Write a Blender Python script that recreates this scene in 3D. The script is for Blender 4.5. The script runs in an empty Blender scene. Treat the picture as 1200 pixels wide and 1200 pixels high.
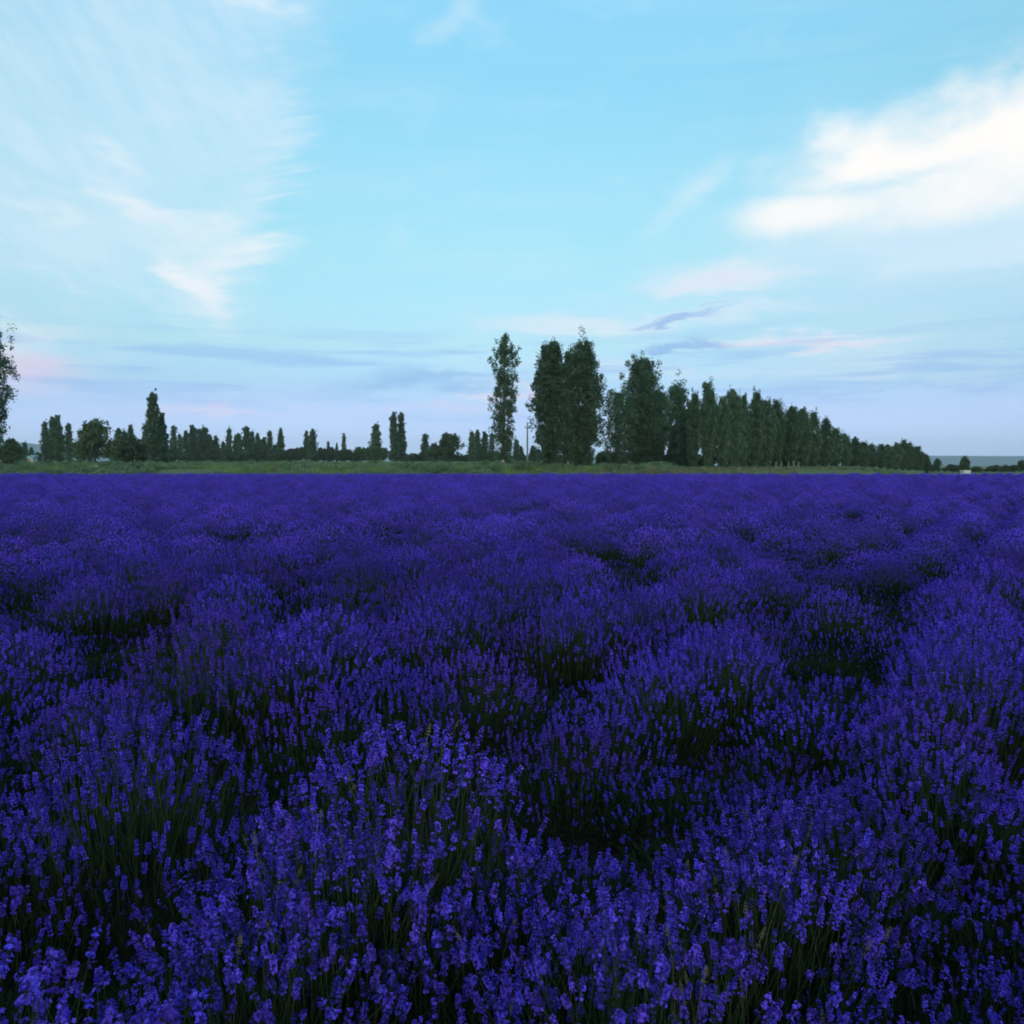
import bpy, math, random
import numpy as np
from mathutils import Vector, Matrix, Euler

sc = bpy.context.scene
col = sc.collection
rad = math.radians

# ------------------------------------------------------------------ camera
EYE = 1.85                       # m above the soil
FPX, HORIZON = 1000.0, 545.0    # focal length and horizon row, in photo pixels (1200 x 1200)
PITCH = math.atan((600 - HORIZON) / FPX)
cam = bpy.data.cameras.new('camera')
cam.sensor_width = 36; cam.lens = 36 * FPX / 1200
cam.clip_start = 0.05; cam.clip_end = 20000
cam.dof.use_dof = True; cam.dof.focus_distance = 3.4
cam.dof.aperture_fstop = 5.6
cam_o = bpy.data.objects.new('camera', cam); col.objects.link(cam_o)
cam_o.location = (0, 0, EYE); cam_o.rotation_euler = (math.pi / 2 - PITCH, 0, 0)
sc.camera = cam_o

def ray(px, py):
    u, v = (px - 600) / FPX, (600 - py) / FPX
    c, s = math.cos(PITCH), math.sin(PITCH)
    return Vector((u, c + v * s, v * c - s))
def at(px, py, d):              # point seen at a pixel, d metres ahead along the ground
    r = ray(px, py); k = d / r.y
    return Vector((r.x * k, d, EYE + r.z * k))
def px_x(px, d): return at(px, HORIZON, d).x
def px_h(py, d): return at(600, py, d).z

# ------------------------------------------------------------------ view
vs = sc.view_settings
vs.view_transform = 'Standard'; vs.look = 'None'; vs.gamma = 1; vs.use_curve_mapping = False
vs.exposure = 1.0
sc.cycles.volume_bounces = 1
sc.cycles.max_bounces = 4
sc.cycles.diffuse_bounces = 2
sc.cycles.transmission_bounces = 2
sc.cycles.caustics_reflective = False; sc.cycles.caustics_refractive = False
sc.cycles.use_denoising = True
sc.cycles.use_adaptive_sampling = True; sc.cycles.adaptive_threshold = 0.02

# ------------------------------------------------------------------ world: dusk sky with clouds
SUN_EL, SUN_ROT = rad(8), math.pi          # low sun behind the photographer
world = bpy.data.worlds.new('World'); sc.world = world; world.use_nodes = True
nt = world.node_tree; N = nt.nodes; Lk = nt.links

class S:                        # a socket with arithmetic
    def __init__(s, sock): s.s = sock
    def __add__(a, b): return mth('ADD', a, b)
    def __radd__(a, b): return mth('ADD', b, a)
    def __sub__(a, b): return mth('SUBTRACT', a, b)
    def __rsub__(a, b): return mth('SUBTRACT', b, a)
    def __mul__(a, b): return mth('MULTIPLY', a, b)
    def __rmul__(a, b): return mth('MULTIPLY', b, a)
    def __truediv__(a, b): return mth('DIVIDE', a, b)
def put(inp, v):
    if isinstance(v, S): Lk.new(v.s, inp)
    else: inp.default_value = v
def mth(op, *a):
    n = N.new('ShaderNodeMath'); n.operation = op
    for i, v in enumerate(a): put(n.inputs[i], v)
    return S(n.outputs[0])
def clamp01(v):
    n = N.new('ShaderNodeClamp'); put(n.inputs[0], v); return S(n.outputs[0])
def sstep(v, lo, hi):
    n = N.new('ShaderNodeMapRange'); n.interpolation_type = 'SMOOTHSTEP'
    put(n.inputs[0], v); n.inputs[1].default_value = lo; n.inputs[2].default_value = hi
    return S(n.outputs[0])
def comb(x, y, z):
    n = N.new('ShaderNodeCombineXYZ')
    for i, v in enumerate((x, y, z)): put(n.inputs[i], v)
    return S(n.outputs[0])
def noise(vec, scale, detail=5, rough=0.55, dist=0.0):
    n = N.new('ShaderNodeTexNoise'); put(n.inputs['Vector'], vec)
    n.inputs['Scale'].default_value = scale; n.inputs['Detail'].default_value = detail
    n.inputs['Roughness'].default_value = rough; n.inputs['Distortion'].default_value = dist
    return S(n.outputs['Fac'])
def mixc(f, a, b, mode='MIX'):
    n = N.new('ShaderNodeMix'); n.data_type = 'RGBA'; n.blend_type = mode
    put(n.inputs[0], f); put(n.inputs[6], a); put(n.inputs[7], b)
    return S(n.outputs[2])
def lin(r, g, b, k=1.0):
    f = lambda c: ((c / 255 + 0.055) / 1.055) ** 2.4 if c > 10 else c / 255 / 12.92
    return (f(r) * k, f(g) * k, f(b) * k, 1)

tc = N.new('ShaderNodeTexCoord')
sp = N.new('ShaderNodeSeparateXYZ'); Lk.new(tc.outputs['Generated'], sp.inputs[0])
X, Y, Z = (S(sp.outputs[i]) for i in range(3))
AZ = mth('ARCTAN2', X, Y) * 1000.0            # milliradians, clockwise from straight ahead
EL = mth('ARCSINE', Z) * 1000.0
def sky_px(px, py):
    r = ray(px, py).normalized()
    return math.atan2(r.x, r.y) * 1000, math.asin(r.z) * 1000

sky = N.new('ShaderNodeTexSky'); sky.sky_type = 'NISHITA'; sky.sun_disc = False
sky.sun_elevation = SUN_EL; sky.sun_rotation = SUN_ROT
# the evening white balance of the photograph, by height above the horizon
ramp = N.new('ShaderNodeValToRGB'); ramp.color_ramp.interpolation = 'B_SPLINE' if False else 'LINEAR'
put(ramp.inputs[0], clamp01(EL / 600.0))
SKY_STR = 0.15
KS = SKY_STR * 10 * 2 ** vs.exposure
raw = {0: (.133, .210, .288), 100: (.161, .247, .333), 200: (.197, .302, .380), 300: (.266, .388, .443),
       400: (.384, .506, .467), 450: (.475, .553, .400), 480: (.518, .533, .318), 510: (.482, .424, .200), 530: (.310, .247, .110)}
want = {0: (148, 221, 255), 100: (151, 223, 255), 200: (164, 231, 255), 300: (176, 238, 255),
        400: (190, 238, 255), 450: (184, 226, 255), 480: (182, 215, 255), 510: (184, 215, 255), 530: (182, 213, 255)}
els = ramp.color_ramp.elements
stops = []
TINT_K = 0.05
for py in sorted(raw, reverse=True):
    t = lin(*want[py])
    c = [t[i] / (raw[py][i] * KS) for i in range(3)]
    stops.append((max(0, math.atan((538 - py) / FPX) * 1000 / 600.0), [v * TINT_K * 2 for v in c]))
stops.append((1.0, [v * .9 for v in stops[-1][1]]))
els[0].position, els[0].color = stops[0][0], (*stops[0][1], 1)
els[1].position, els[1].color = 1.0, (*stops[-1][1], 1)
for p, c in stops[1:-1]:
    e = els.new(p); e.color = (*c, 1)
def scale_col(sock, k):
    n = N.new('ShaderNodeVectorMath'); n.operation = 'SCALE'; put(n.inputs[0], sock); n.inputs['Scale'].default_value = k
    return S(n.outputs[0])
n = N.new('ShaderNodeVectorMath'); n.operation = 'MULTIPLY'
Lk.new(sky.outputs[0], n.inputs[0]); put(n.inputs[1], scale_col(S(ramp.outputs[0]), 1 / (TINT_K * 2)))
base = S(n.outputs[0])
KC = 1 / (SKY_STR * 2 ** vs.exposure)         # display value 1 in the sky's own units
def sc_col(r, g, b, k=1.0): return lin(r, g, b, KC * k)

# noise fields on the sky sphere (no seam)
D3 = comb(X * 1.0, Y * 1.0, Z * 3.0)
big = noise(comb(X, Y, Z * 2.2), 3.2, 4, .5)
mid = noise(D3, 7.0, 4, .6, .3)
fine = noise(comb(X, Y, Z * 4.0), 16.0, 6, .62, .4)
streak = noise(comb(X * 1.0, Y * 1.0, Z * 9.0), 4.2, 4, .55, .25)
streak2 = noise(comb(X * 1.0 + 4.0, Y * 1.0, Z * 14.0), 5.5, 4, .55, .2)
AZw = AZ + (mid - 0.5) * 130.0 + (fine - 0.5) * 60.0
ELw = EL + (big - 0.5) * 60.0 + (fine - 0.5) * 46.0 + (mid - 0.5) * 40.0

VW, V0 = comb(AZw, ELw, 0.0), comb(AZ, EL, 0.0)
def blob(px, py, sx, sy, rot=0, warp=True):   # soft elliptical patch of cloud cover
    a0, e0 = sky_px(px, py)
    m = N.new('ShaderNodeMapping'); m.vector_type = 'TEXTURE'; put(m.inputs[0], VW if warp else V0)
    m.inputs['Location'].default_value = (a0, e0, 0); m.inputs['Rotation'].default_value = (0, 0, rad(rot)); m.inputs['Scale'].default_value = (sx, sy, 1)
    d = N.new('ShaderNodeVectorMath'); d.operation = 'DOT_PRODUCT'; Lk.new(m.outputs[0], d.inputs[0]); Lk.new(m.outputs[0], d.inputs[1])
    return mth('POWER', 1 / math.e, S(d.outputs['Value']))
def mx(*v):
    r = v[0]
    for x in v[1:]: r = mth('MAXIMUM', r, x)
    return r
def add(*v):
    r = v[0]
    for x in v[1:]: r = r + x
    return r

def fib(rot, la, lc, off=0.0, detail=4, rough=.6):   # fibrous noise, stretched along a direction (mrad)
    c, s_ = math.cos(rad(rot)), math.sin(rad(rot))
    return noise(comb((AZ * c + EL * s_) / la + off, (EL * c - AZ * s_) / lc, (big - .5) * 1.6), 1.0, detail, rough, .35)
def edge_frame(p0, p1):                       # coordinates along and across a line through two points of the sky
    a0, e0 = sky_px(*p0); a1, e1 = sky_px(*p1); L = math.hypot(a1 - a0, e1 - e0); c, s_ = (a1 - a0) / L, (e1 - e0) / L
    return ((AZ - a0) * c + (EL - e0) * s_), ((EL - e0) * c - (AZ - a0) * s_)
puff = noise(comb(AZ / 70.0, EL / 46.0, big * 1.5), 1.0, 7, .58, .2)
puff_big = noise(comb(AZ / 190.0 + 3.0, EL / 95.0, 0.0), 1.0, 3, .5, .2)

c_sky = base
# 1 thin high veil over the whole evening sky, thicker to the left
veil = clamp01(sstep(big * 0.6 + streak * 0.6, 0.52, 0.85) * sstep(EL, 60, 200))
c_sky = mixc(clamp01(veil * 0.25), c_sky, sc_col(205, 238, 255))
f_up = fib(-24, 220.0, 48.0); f_side = fib(12, 90.0, 11.0, 5.0); f_fall = fib(-58, 120.0, 16.0, 9.0)
p_, q_ = edge_frame((268, 385), (372, 150))   # the ragged right-hand edge of the cirrus bank (q > 0 lies to the left)
q_ = q_ + (f_side - .5) * 95.0 + (mid - .5) * 60.0 + (p_ - 150.0) * (p_ - 150.0) * -0.0006
inside = sstep(q_, -20, 110)
bank = inside * sstep(EL, 120, 235) * (1.0 - sstep(AZ * -1.0, 760, 1250))
c_sky = mixc(clamp01(bank * (0.38 + 0.40 * sstep(f_up * .6 + f_fall * .4, .30, .72))), c_sky, sc_col(214, 239, 255))
rim = mth('EXPONENT', (q_ - 30.0) * (q_ - 30.0) / 2600.0 * -1.0) * sstep(p_, -25, 30) * (1.0 - sstep(p_, 205, 330))
foot = add(blob(243, 345, 20, 44, 24), blob(292, 305, 50, 15, 20) * .75, blob(225, 318, 26, 22) * .6)
streaks = add(blob(130, 245, 120, 15, -9) * .6, blob(70, 262, 90, 12, -6) * .5, blob(130, 185, 20, 36, 36) * .55, blob(160, 340, 110, 9, -26) * .35, blob(60, 335, 90, 7, -18) * .35,
              blob(300, 2, 90, 12) * .55, blob(525, 20, 46, 18, 28) * .5, blob(20, 390, 90, 26, -10) * .55, blob(180, 60, 120, 26, -22) * .3)
c_sky = mixc(clamp01(sstep(rim * .46 * (0.2 + 1.2 * f_side) + (foot * .55 + streaks) * (.25 + 1.25 * f_up), 0.10, 1.0) * .96), c_sky, sc_col(240, 248, 255))
# 2 lit cumulus to the right: fluffy upper edge, body melting away below
p_, q_ = edge_frame((862, 190), (1185, 38))
dn = q_ * -1.0 + (puff - .5) * 92.0 + (puff_big - .5) * 70.0
body = sstep(dn, -8, 62) * sstep(p_ + (puff - .5) * 90.0, -15, 95) * (1.0 - sstep(p_, 620, 1000)) * (1.0 - sstep(dn - p_ * 0.27, 22, 108))
lobe = add(blob(925, 248, 60, 22, 4, False), blob(990, 250, 70, 20, 0, False) * .75) + (puff - .5) * 1.2
body = body * (1.0 - .62 * blob(1000, 222, 95, 9, 5))
lobe = sstep(lobe, .0, 1.25)
tail = blob(815, 232, 42, 12, 36) * .5
glow_ = add(blob(1150, 260, 210, 80, 6) * 1.0, blob(1190, 296, 70, 15, 8) * .7, blob(1050, 268, 120, 24) * .5)
c_sky = mixc(clamp01(glow_ * (.45 + .8 * puff)), c_sky, sc_col(214, 241, 255))
c_sky = mixc(clamp01(mx(body, lobe * .85) * (.88 + .25 * puff_big) + tail * puff), c_sky, sc_col(255, 252, 250, 1.05))
under = add(blob(1100, 275, 150, 18) * .5, blob(1110, 345, 240, 28) * .8, blob(1160, 395, 170, 18) * .5)
c_sky = mixc(clamp01(under * 0.5 * (.5 + puff)), c_sky, sc_col(180, 220, 252))
# 3 rosy lit bars low on the right, rosy glow low on the left
low = add(blob(850, 330, 100, 17) * .9, blob(950, 400, 125, 8) * .9, blob(1050, 412, 100, 8) * .35, blob(640, 378, 110, 20) * .6, blob(700, 432, 120, 14) * .5,
          blob(830, 372, 150, 12) * .55, blob(1000, 430, 220, 9) * .4, blob(590, 460, 60, 12) * .5)
c_sky = mixc(clamp01(sstep(low * (.55 + .9 * streak), 0.05, 0.95) * .8), c_sky, sc_col(232, 242, 254))
rose = add(blob(245, 478, 80, 5) * .8, blob(0, 425, 70, 26) * 1.1, blob(950, 401, 110, 5) * .6, blob(610, 462, 50, 6) * .7, blob(500, 482, 120, 9) * .5, blob(845, 331, 80, 9) * .35)
c_sky = mixc(clamp01(sstep(rose + (streak - .5) * .4, 0.1, 1.0) * .75), c_sky, sc_col(242, 216, 240))
# 4 thin grey-blue bars above the horizon, all the way round
bars = sstep(streak2, 0.48, 0.66) * sstep(EL, 20, 60) * (1.0 - sstep(EL, 110, 180))
c_sky = mixc(clamp01(bars * 0.5), c_sky, sc_col(148, 190, 246))
dark = add(blob(802, 372, 50, 5, 2), blob(825, 406, 48, 8), blob(775, 408, 40, 4) * .6, blob(1080, 444, 190, 4) * .55, blob(530, 447, 100, 11) * .6, blob(410, 457, 150, 11) * .45, blob(150, 462, 150, 8) * .4,
           blob(555, 412, 40, 5) * .4)
c_sky = mixc(clamp01(sstep(dark * (.4 + 1.2 * fine), 0.1, 0.9) * .68), c_sky, sc_col(140, 184, 240))
# 5 the mauve belt at the horizon
belt = sstep(EL, -10, 30) * (1.0 - sstep(EL, 45, 105))
c_sky = mixc(clamp01(belt * (0.25 + 0.3 * big)), c_sky, sc_col(198, 217, 255, 1.3))
world.cycles.sampling_method = 'MANUAL'; world.cycles.sample_map_resolution = 512
bg = N['Background']; Lk.new(c_sky.s, bg.inputs[0]); bg.inputs[1].default_value = SKY_STR

# ------------------------------------------------------------------ sun: low and veiled, behind the photographer
sun = bpy.data.lights.new('sun', 'SUN'); sun.energy = 0.18; sun.angle = rad(14); sun.color = (1, .9, .82)
sun_o = bpy.data.objects.new('sun', sun); col.objects.link(sun_o)
sun_dir = Vector((math.sin(SUN_ROT) * math.cos(SUN_EL), math.cos(SUN_ROT) * math.cos(SUN_EL), math.sin(SUN_EL)))
sun_o.rotation_euler = sun_dir.to_track_quat('Z', 'Y').to_euler()
sun_o.location = (0, -20, 30)

# ------------------------------------------------------------------ helpers
rng = np.random.default_rng(7)
def make_mesh(name, verts, faces, mats, midx=None, smooth=False):
    """faces: list of (k, array n x k)."""
    me = bpy.data.meshes.new(name)
    verts = np.asarray(verts, dtype=np.float32).reshape(-1, 3)
    loops = np.concatenate([np.asarray(f, dtype=np.int32).ravel() for f in faces])
    tot = np.concatenate([np.full(len(f), np.asarray(f).shape[1], dtype=np.int32) for f in faces])
    start = np.concatenate([[0], np.cumsum(tot)[:-1]]).astype(np.int32)
    me.vertices.add(len(verts)); me.vertices.foreach_set('co', verts.ravel())
    me.loops.add(len(loops)); me.loops.foreach_set('vertex_index', loops)
    me.polygons.add(len(tot)); me.polygons.foreach_set('loop_start', start); me.polygons.foreach_set('loop_total', tot)
    for m in mats: me.materials.append(m)
    if midx is not None: me.polygons.foreach_set('material_index', np.asarray(midx, dtype=np.int32))
    me.polygons.foreach_set('use_smooth', np.full(len(tot), smooth))
    me.update(calc_edges=True)
    return me
class MB:                       # mesh builder for mixed quads and triangles
    def __init__(s): s.v = []; s.q = []; s.t = []; s.qm = []; s.tm = []; s.n = 0
    def add(s, verts, quads=(), tris=(), m=0):
        verts = np.asarray(verts, float).reshape(-1, 3)
        if len(quads): s.q.append(np.asarray(quads) + s.n); s.qm.append(np.full(len(quads), m))
        if len(tris): s.t.append(np.asarray(tris) + s.n); s.tm.append(np.full(len(tris), m))
        s.v.append(verts); s.n += len(verts)
    def merge(s, o, M=None):
        v = np.concatenate(o.v)
        if M is not None: v = v @ np.array(M)[:3, :3].T + np.array(M)[:3, 3]
        for q, m in zip(o.q, o.qm): s.q.append(q + s.n); s.qm.append(m)
        for t, m in zip(o.t, o.tm): s.t.append(t + s.n); s.tm.append(m)
        s.v.append(v); s.n += len(v)
    def tube(s, pts, radii, sides=6, m=0, cap=True):
        pts = [Vector(p) for p in pts]; rings = []
        for i, p in enumerate(pts):
            d = (pts[min(i + 1, len(pts) - 1)] - pts[max(i - 1, 0)]).normalized()
            a = d.orthogonal().normalized() if abs(d.z) < .99 else Vector((1, 0, 0)).cross(d).normalized()
            b = d.cross(a)
            for k in range(sides):
                t = 2 * math.pi * k / sides
                rings.append(p + (a * math.cos(t) + b * math.sin(t)) * radii[i])
        q = [(i * sides + k, i * sides + (k + 1) % sides, (i + 1) * sides + (k + 1) % sides, (i + 1) * sides + k)
             for i in range(len(pts) - 1) for k in range(sides)]
        tr = []
        if cap:
            c = len(rings); rings.append(pts[-1] + (pts[-1] - pts[-2]).normalized() * radii[-1] * .5)
            tr = [((len(pts) - 1) * sides + k, (len(pts) - 1) * sides + (k + 1) % sides, c) for k in range(sides)]
        s.add([tuple(v) for v in rings], q, tr, m)
    def box(s, c, size, m=0, rotz=0):
        v = []
        for z in (-.5, .5):
            for x, y in ((-.5, -.5), (.5, -.5), (.5, .5), (-.5, .5)):
                p = Vector((x * size[0], y * size[1], z * size[2]))
                if rotz: p.rotate(Euler((0, 0, rotz)))
                v.append(tuple(Vector(c) + p))
        s.add(v, [(3, 2, 1, 0), (4, 5, 6, 7), (0, 1, 5, 4), (1, 2, 6, 5), (2, 3, 7, 6), (3, 0, 4, 7)], (), m)
    def mesh(s, name, mats, smooth=False):
        faces, mi = [], []
        if s.q: faces.append(np.concatenate(s.q)); mi.append(np.concatenate(s.qm))
        if s.t: faces.append(np.concatenate(s.t)); mi.append(np.concatenate(s.tm))
        return make_mesh(name, np.concatenate(s.v), faces, mats, np.concatenate(mi), smooth)

def link(name, me, parent=None, loc=(0, 0, 0), rot=(0, 0, 0), scale=(1, 1, 1), kind=None):
    o = bpy.data.objects.new(name, me); col.objects.link(o)
    o.location = loc; o.rotation_euler = rot; o.scale = scale
    if parent: o.parent = parent
    if kind: o['kind'] = kind
    return o
def thing(name, label, cat, loc=(0, 0, 0), rotz=0, group=None, scale=(1, 1, 1)):
    o = bpy.data.objects.new(name, None); col.objects.link(o)
    o.empty_display_size = .2
    o.location = loc; o.rotation_euler = (0, 0, rotz); o.scale = scale
    tag(o, label, cat, group); return o
def tag(o, label, cat, group=None):
    o['label'] = label; o['category'] = cat
    if group: o['group'] = group

# ------------------------------------------------------------------ materials
def mat(name, c, rough=.7, var=0.0, spec=.2, scale=6.0, trans=None, c2=None, rand=0.0, coord='Object'):
    """Principled base with fine noise between two tones, a per-object tone shift and optional translucency."""
    m = bpy.data.materials.new(name); m.use_nodes = True
    t = m.node_tree; P = t.nodes['Principled BSDF']; out = t.nodes['Material Output']
    P.inputs['Roughness'].default_value = rough
    P.inputs['Specular IOR Level'].default_value = spec
    c2 = c2 or tuple(min(1, v * (1 + var)) for v in c)
    tc = t.nodes.new('ShaderNodeTexCoord'); nz = t.nodes.new('ShaderNodeTexNoise')
    nz.inputs['Scale'].default_value = scale; nz.inputs['Detail'].default_value = 4
    t.links.new(tc.outputs[coord], nz.inputs['Vector'])
    mr = t.nodes.new('ShaderNodeMapRange'); mr.inputs[1].default_value = .35; mr.inputs[2].default_value = .65
    t.links.new(nz.outputs['Fac'], mr.inputs[0])
    mx_ = t.nodes.new('ShaderNodeMix'); mx_.data_type = 'RGBA'
    t.links.new(mr.outputs[0], mx_.inputs[0])
    mx_.inputs[6].default_value = (*c, 1); mx_.inputs[7].default_value = (*c2, 1)
    colr = mx_.outputs[2]
    if rand:
        oi = t.nodes.new('ShaderNodeObjectInfo')
        r1 = t.nodes.new('ShaderNodeMapRange'); r1.inputs[3].default_value = 1 - rand; r1.inputs[4].default_value = 1 + rand
        t.links.new(oi.outputs['Random'], r1.inputs[0])
        hs = t.nodes.new('ShaderNodeHueSaturation'); t.links.new(colr, hs.inputs['Color']); t.links.new(r1.outputs[0], hs.inputs['Value'])
        r2 = t.nodes.new('ShaderNodeMath'); r2.operation = 'MULTIPLY'; r2.inputs[1].default_value = 37.13; t.links.new(oi.outputs['Random'], r2.inputs[0])
        r3 = t.nodes.new('ShaderNodeMath'); r3.operation = 'FRACT'; t.links.new(r2.outputs[0], r3.inputs[0])
        r4 = t.nodes.new('ShaderNodeMapRange'); r4.inputs[3].default_value = .5 - rand * .024; r4.inputs[4].default_value = .5 + rand * .028; t.links.new(r3.outputs[0], r4.inputs[0])
        t.links.new(r4.outputs[0], hs.inputs['Hue'])
        colr = hs.outputs[0]
    t.links.new(colr, P.inputs['Base Color'])
    if trans:
        tr = t.nodes.new('ShaderNodeBsdfTranslucent'); t.links.new(colr, tr.inputs[0])
        ms = t.nodes.new('ShaderNodeMixShader'); ms.inputs[0].default_value = trans
        t.links.new(P.outputs[0], ms.inputs[1]); t.links.new(tr.outputs[0], ms.inputs[2])
        t.links.new(ms.outputs[0], out.inputs[0])
    return m

M = {}
M['petal'] = mat('lavender petal', (.074, .036, .54), .7, c2=(.255, .150, .98), scale=45, trans=.25, rand=.35, spec=.04)
M['calyx'] = mat('lavender calyx', (.042, .014, .25), .8, spec=.04, c2=(.080, .032, .40), scale=60, rand=.2)
M['stem'] = mat('lavender stem', (.032, .050, .020), .8, spec=.05, c2=(.056, .078, .034), scale=8)
M['leaf'] = mat('lavender leaf', (.018, .030, .013), .8, spec=.05, c2=(.036, .050, .025), scale=10, trans=.15, rand=.15)
M['dry'] = mat('dry stalk', (.14, .12, .075), .8, c2=(.20, .17, .11), scale=20)
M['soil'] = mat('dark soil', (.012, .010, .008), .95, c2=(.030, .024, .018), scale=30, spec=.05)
M['earth'] = mat('bare earth', (.20, .145, .105), .95, c2=(.27, .20, .15), scale=1.5)
M['track'] = mat('dry track', (.20, .17, .10), .95, c2=(.13, .14, .07), scale=.6)
M['poplar'] = mat('poplar leaf', (.058, .114, .060), .55, c2=(.140, .225, .125), scale=.6, trans=.32, rand=.2, spec=.35)
M['broad'] = mat('broad leaf', (.046, .080, .036), .5, c2=(.100, .145, .068), scale=.6, trans=.2, rand=.2, spec=.4)
M['willow'] = mat('pale round tree leaf', (.075, .115, .052), .65, c2=(.130, .175, .085), scale=.4, trans=.2, rand=.1)
M['grass'] = mat('verge grass', (.190, .285, .085), .8, c2=(.260, .335, .130), scale=.25, trans=.25, rand=.3)
M['weed'] = mat('verge weed', (.155, .230, .115), .8, c2=(.235, .305, .190), scale=.4, trans=.2, rand=.3)
M['straw'] = mat('dry grass', (.22, .19, .105), .85, c2=(.30, .26, .16), scale=2, trans=.2, rand=.2)
M['concrete'] = mat('concrete', (.33, .32, .30), .9, c2=(.42, .41, .38), scale=3)
M['porcelain'] = mat('porcelain', (.30, .22, .17), .35, c2=(.36, .27, .20))
M['white'] = mat('white paint', (.72, .70, .66), .6, c2=(.80, .78, .73), scale=4)
M['stone'] = mat('pale stone', (.55, .53, .50), .9, c2=(.68, .66, .62), scale=3)
M['roof_blue'] = mat('blue sheet roof', (.20, .36, .42), .5, c2=(.26, .43, .48), scale=2)
M['plaster'] = mat('plaster wall', (.42, .40, .36), .9, c2=(.50, .48, .43), scale=2)
M['pane'] = mat('dark window', (.03, .035, .04), .15, c2=(.05, .055, .06), spec=.5)
M['wood'] = mat('grey post wood', (.40, .37, .32), .85, c2=(.50, .46, .40), scale=4)
M['hill'] = mat('haze-tinted hill', (.26, .30, .34), .95, c2=(.32, .35, .37), scale=.004)  # pale blue of distant haze mixed into the hill's own colour

def bark():                     # bark with a limewashed foot: the paint ends at 1.4 m
    m = mat('poplar bark', (.10, .085, .065), .9, c2=(.19, .17, .135), scale=2.5)
    t = m.node_tree; P = t.nodes['Principled BSDF']
    src = P.inputs['Base Color'].links[0].from_socket
    g = t.nodes.new('ShaderNodeTexCoord'); s_ = t.nodes.new('ShaderNodeSeparateXYZ'); t.links.new(g.outputs['Object'], s_.inputs[0])
    lt = t.nodes.new('ShaderNodeMath'); lt.operation = 'LESS_THAN'; lt.inputs[1].default_value = 1.5; t.links.new(s_.outputs[2], lt.inputs[0])
    mx_ = t.nodes.new('ShaderNodeMix'); mx_.data_type = 'RGBA'; t.links.new(lt.outputs[0], mx_.inputs[0])
    t.links.new(src, mx_.inputs[6]); mx_.inputs[7].default_value = (.62, .60, .54, 1)
    t.links.new(mx_.outputs[2], P.inputs['Base Color'])
    return m
M['limebark'] = bark()
M['bark'] = mat('bark', (.10, .085, .065), .9, c2=(.17, .15, .12), scale=2.5)

def ground_mat():               # meadow beyond the field: green with dry and bare patches
    m = mat('meadow', (.125, .180, .065), .95, c2=(.185, .230, .095), scale=.08, coord='Object')
    t = m.node_tree; P = t.nodes['Principled BSDF']; src = P.inputs['Base Color'].links[0].from_socket
    tc = t.nodes.new('ShaderNodeTexCoord'); nz = t.nodes.new('ShaderNodeTexNoise'); nz.inputs['Scale'].default_value = .03; nz.inputs['Detail'].default_value = 6
    t.links.new(tc.outputs['Object'], nz.inputs['Vector'])
    mr = t.nodes.new('ShaderNodeMapRange'); mr.inputs[1].default_value = .55; mr.inputs[2].default_value = .7; t.links.new(nz.outputs['Fac'], mr.inputs[0])
    mx_ = t.nodes.new('ShaderNodeMix'); mx_.data_type = 'RGBA'; t.links.new(mr.outputs[0], mx_.inputs[0])
    t.links.new(src, mx_.inputs[6]); mx_.inputs[7].default_value = (.17, .15, .08, 1)
    t.links.new(mx_.outputs[2], P.inputs['Base Color'])
    return m
M['meadow'] = ground_mat()

# ------------------------------------------------------------------ ground, soil, track, hills
FIELD_D = 110.0                  # far edge of the lavender
R_W = 5200.0
def sheet(name, pts, z, m):
    me = make_mesh(name, [(x, y, z) for x, y in pts], [[tuple(range(len(pts)))]], [m])
    return link(name, me, kind='structure')
def ss(v, a, b):
    t = np.clip((np.asarray(v, float) - a) / (b - a), 0, 1); return t * t * (3 - 2 * t)
def gz(x, y):                   # the meadow climbs gently behind the field, except to the far right
    x = np.asarray(x, float); y = np.asarray(y, float); k = x / np.maximum(y, 1)
    up = 1.25 * ss(y, FIELD_D + 2, FIELD_D + 12) + 1.4 * ss(y, FIELD_D + 25, 330) * (1 - ss(k, -.05, .15))
    return up * (1 - ss(k, .40, .49)) * (1 - ss(y, 600, 1500))
def axis(fine, far):
    o = list(fine); v, st = fine[-1], fine[-1] - fine[-2]
    while v < far: st *= 1.35; v = min(far, v + st); o.append(v)
    return o
gx = axis(np.arange(0, 261, 5.0), R_W); gx = np.array([-v for v in gx[:0:-1]] + gx)
gy = np.array([-R_W, -1000, -100] + axis(np.arange(-20, 361, 4.0), R_W))
GX, GY = np.meshgrid(gx, gy); GZ = gz(GX, GY); nx = len(gx)
iq = (np.arange(len(gy) - 1)[:, None] * nx + np.arange(nx - 1)[None]).ravel()
link('ground', make_mesh('ground', np.stack([GX, GY, GZ], -1).reshape(-1, 3), [np.stack([iq, iq + 1, iq + 1 + nx, iq + nx], 1)], [M['meadow']], smooth=True), kind='structure')
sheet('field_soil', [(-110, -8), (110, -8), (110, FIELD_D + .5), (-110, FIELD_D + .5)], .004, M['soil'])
tx_ = np.linspace(-120, -8, 40); tyc = FIELD_D + 13.5 + (tx_ + 120) * .03
tv = [(x, y + o, float(gz(x, y + o)) + .02) for o in (-1.6, 0, 1.6) for x, y in zip(tx_, tyc)]
tq = [(r * 40 + i, r * 40 + i + 1, (r + 1) * 40 + i + 1, (r + 1) * 40 + i) for r in range(2) for i in range(39)]
link('track', make_mesh('track', tv, [tq], [M['track']], smooth=True), kind='structure')

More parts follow.
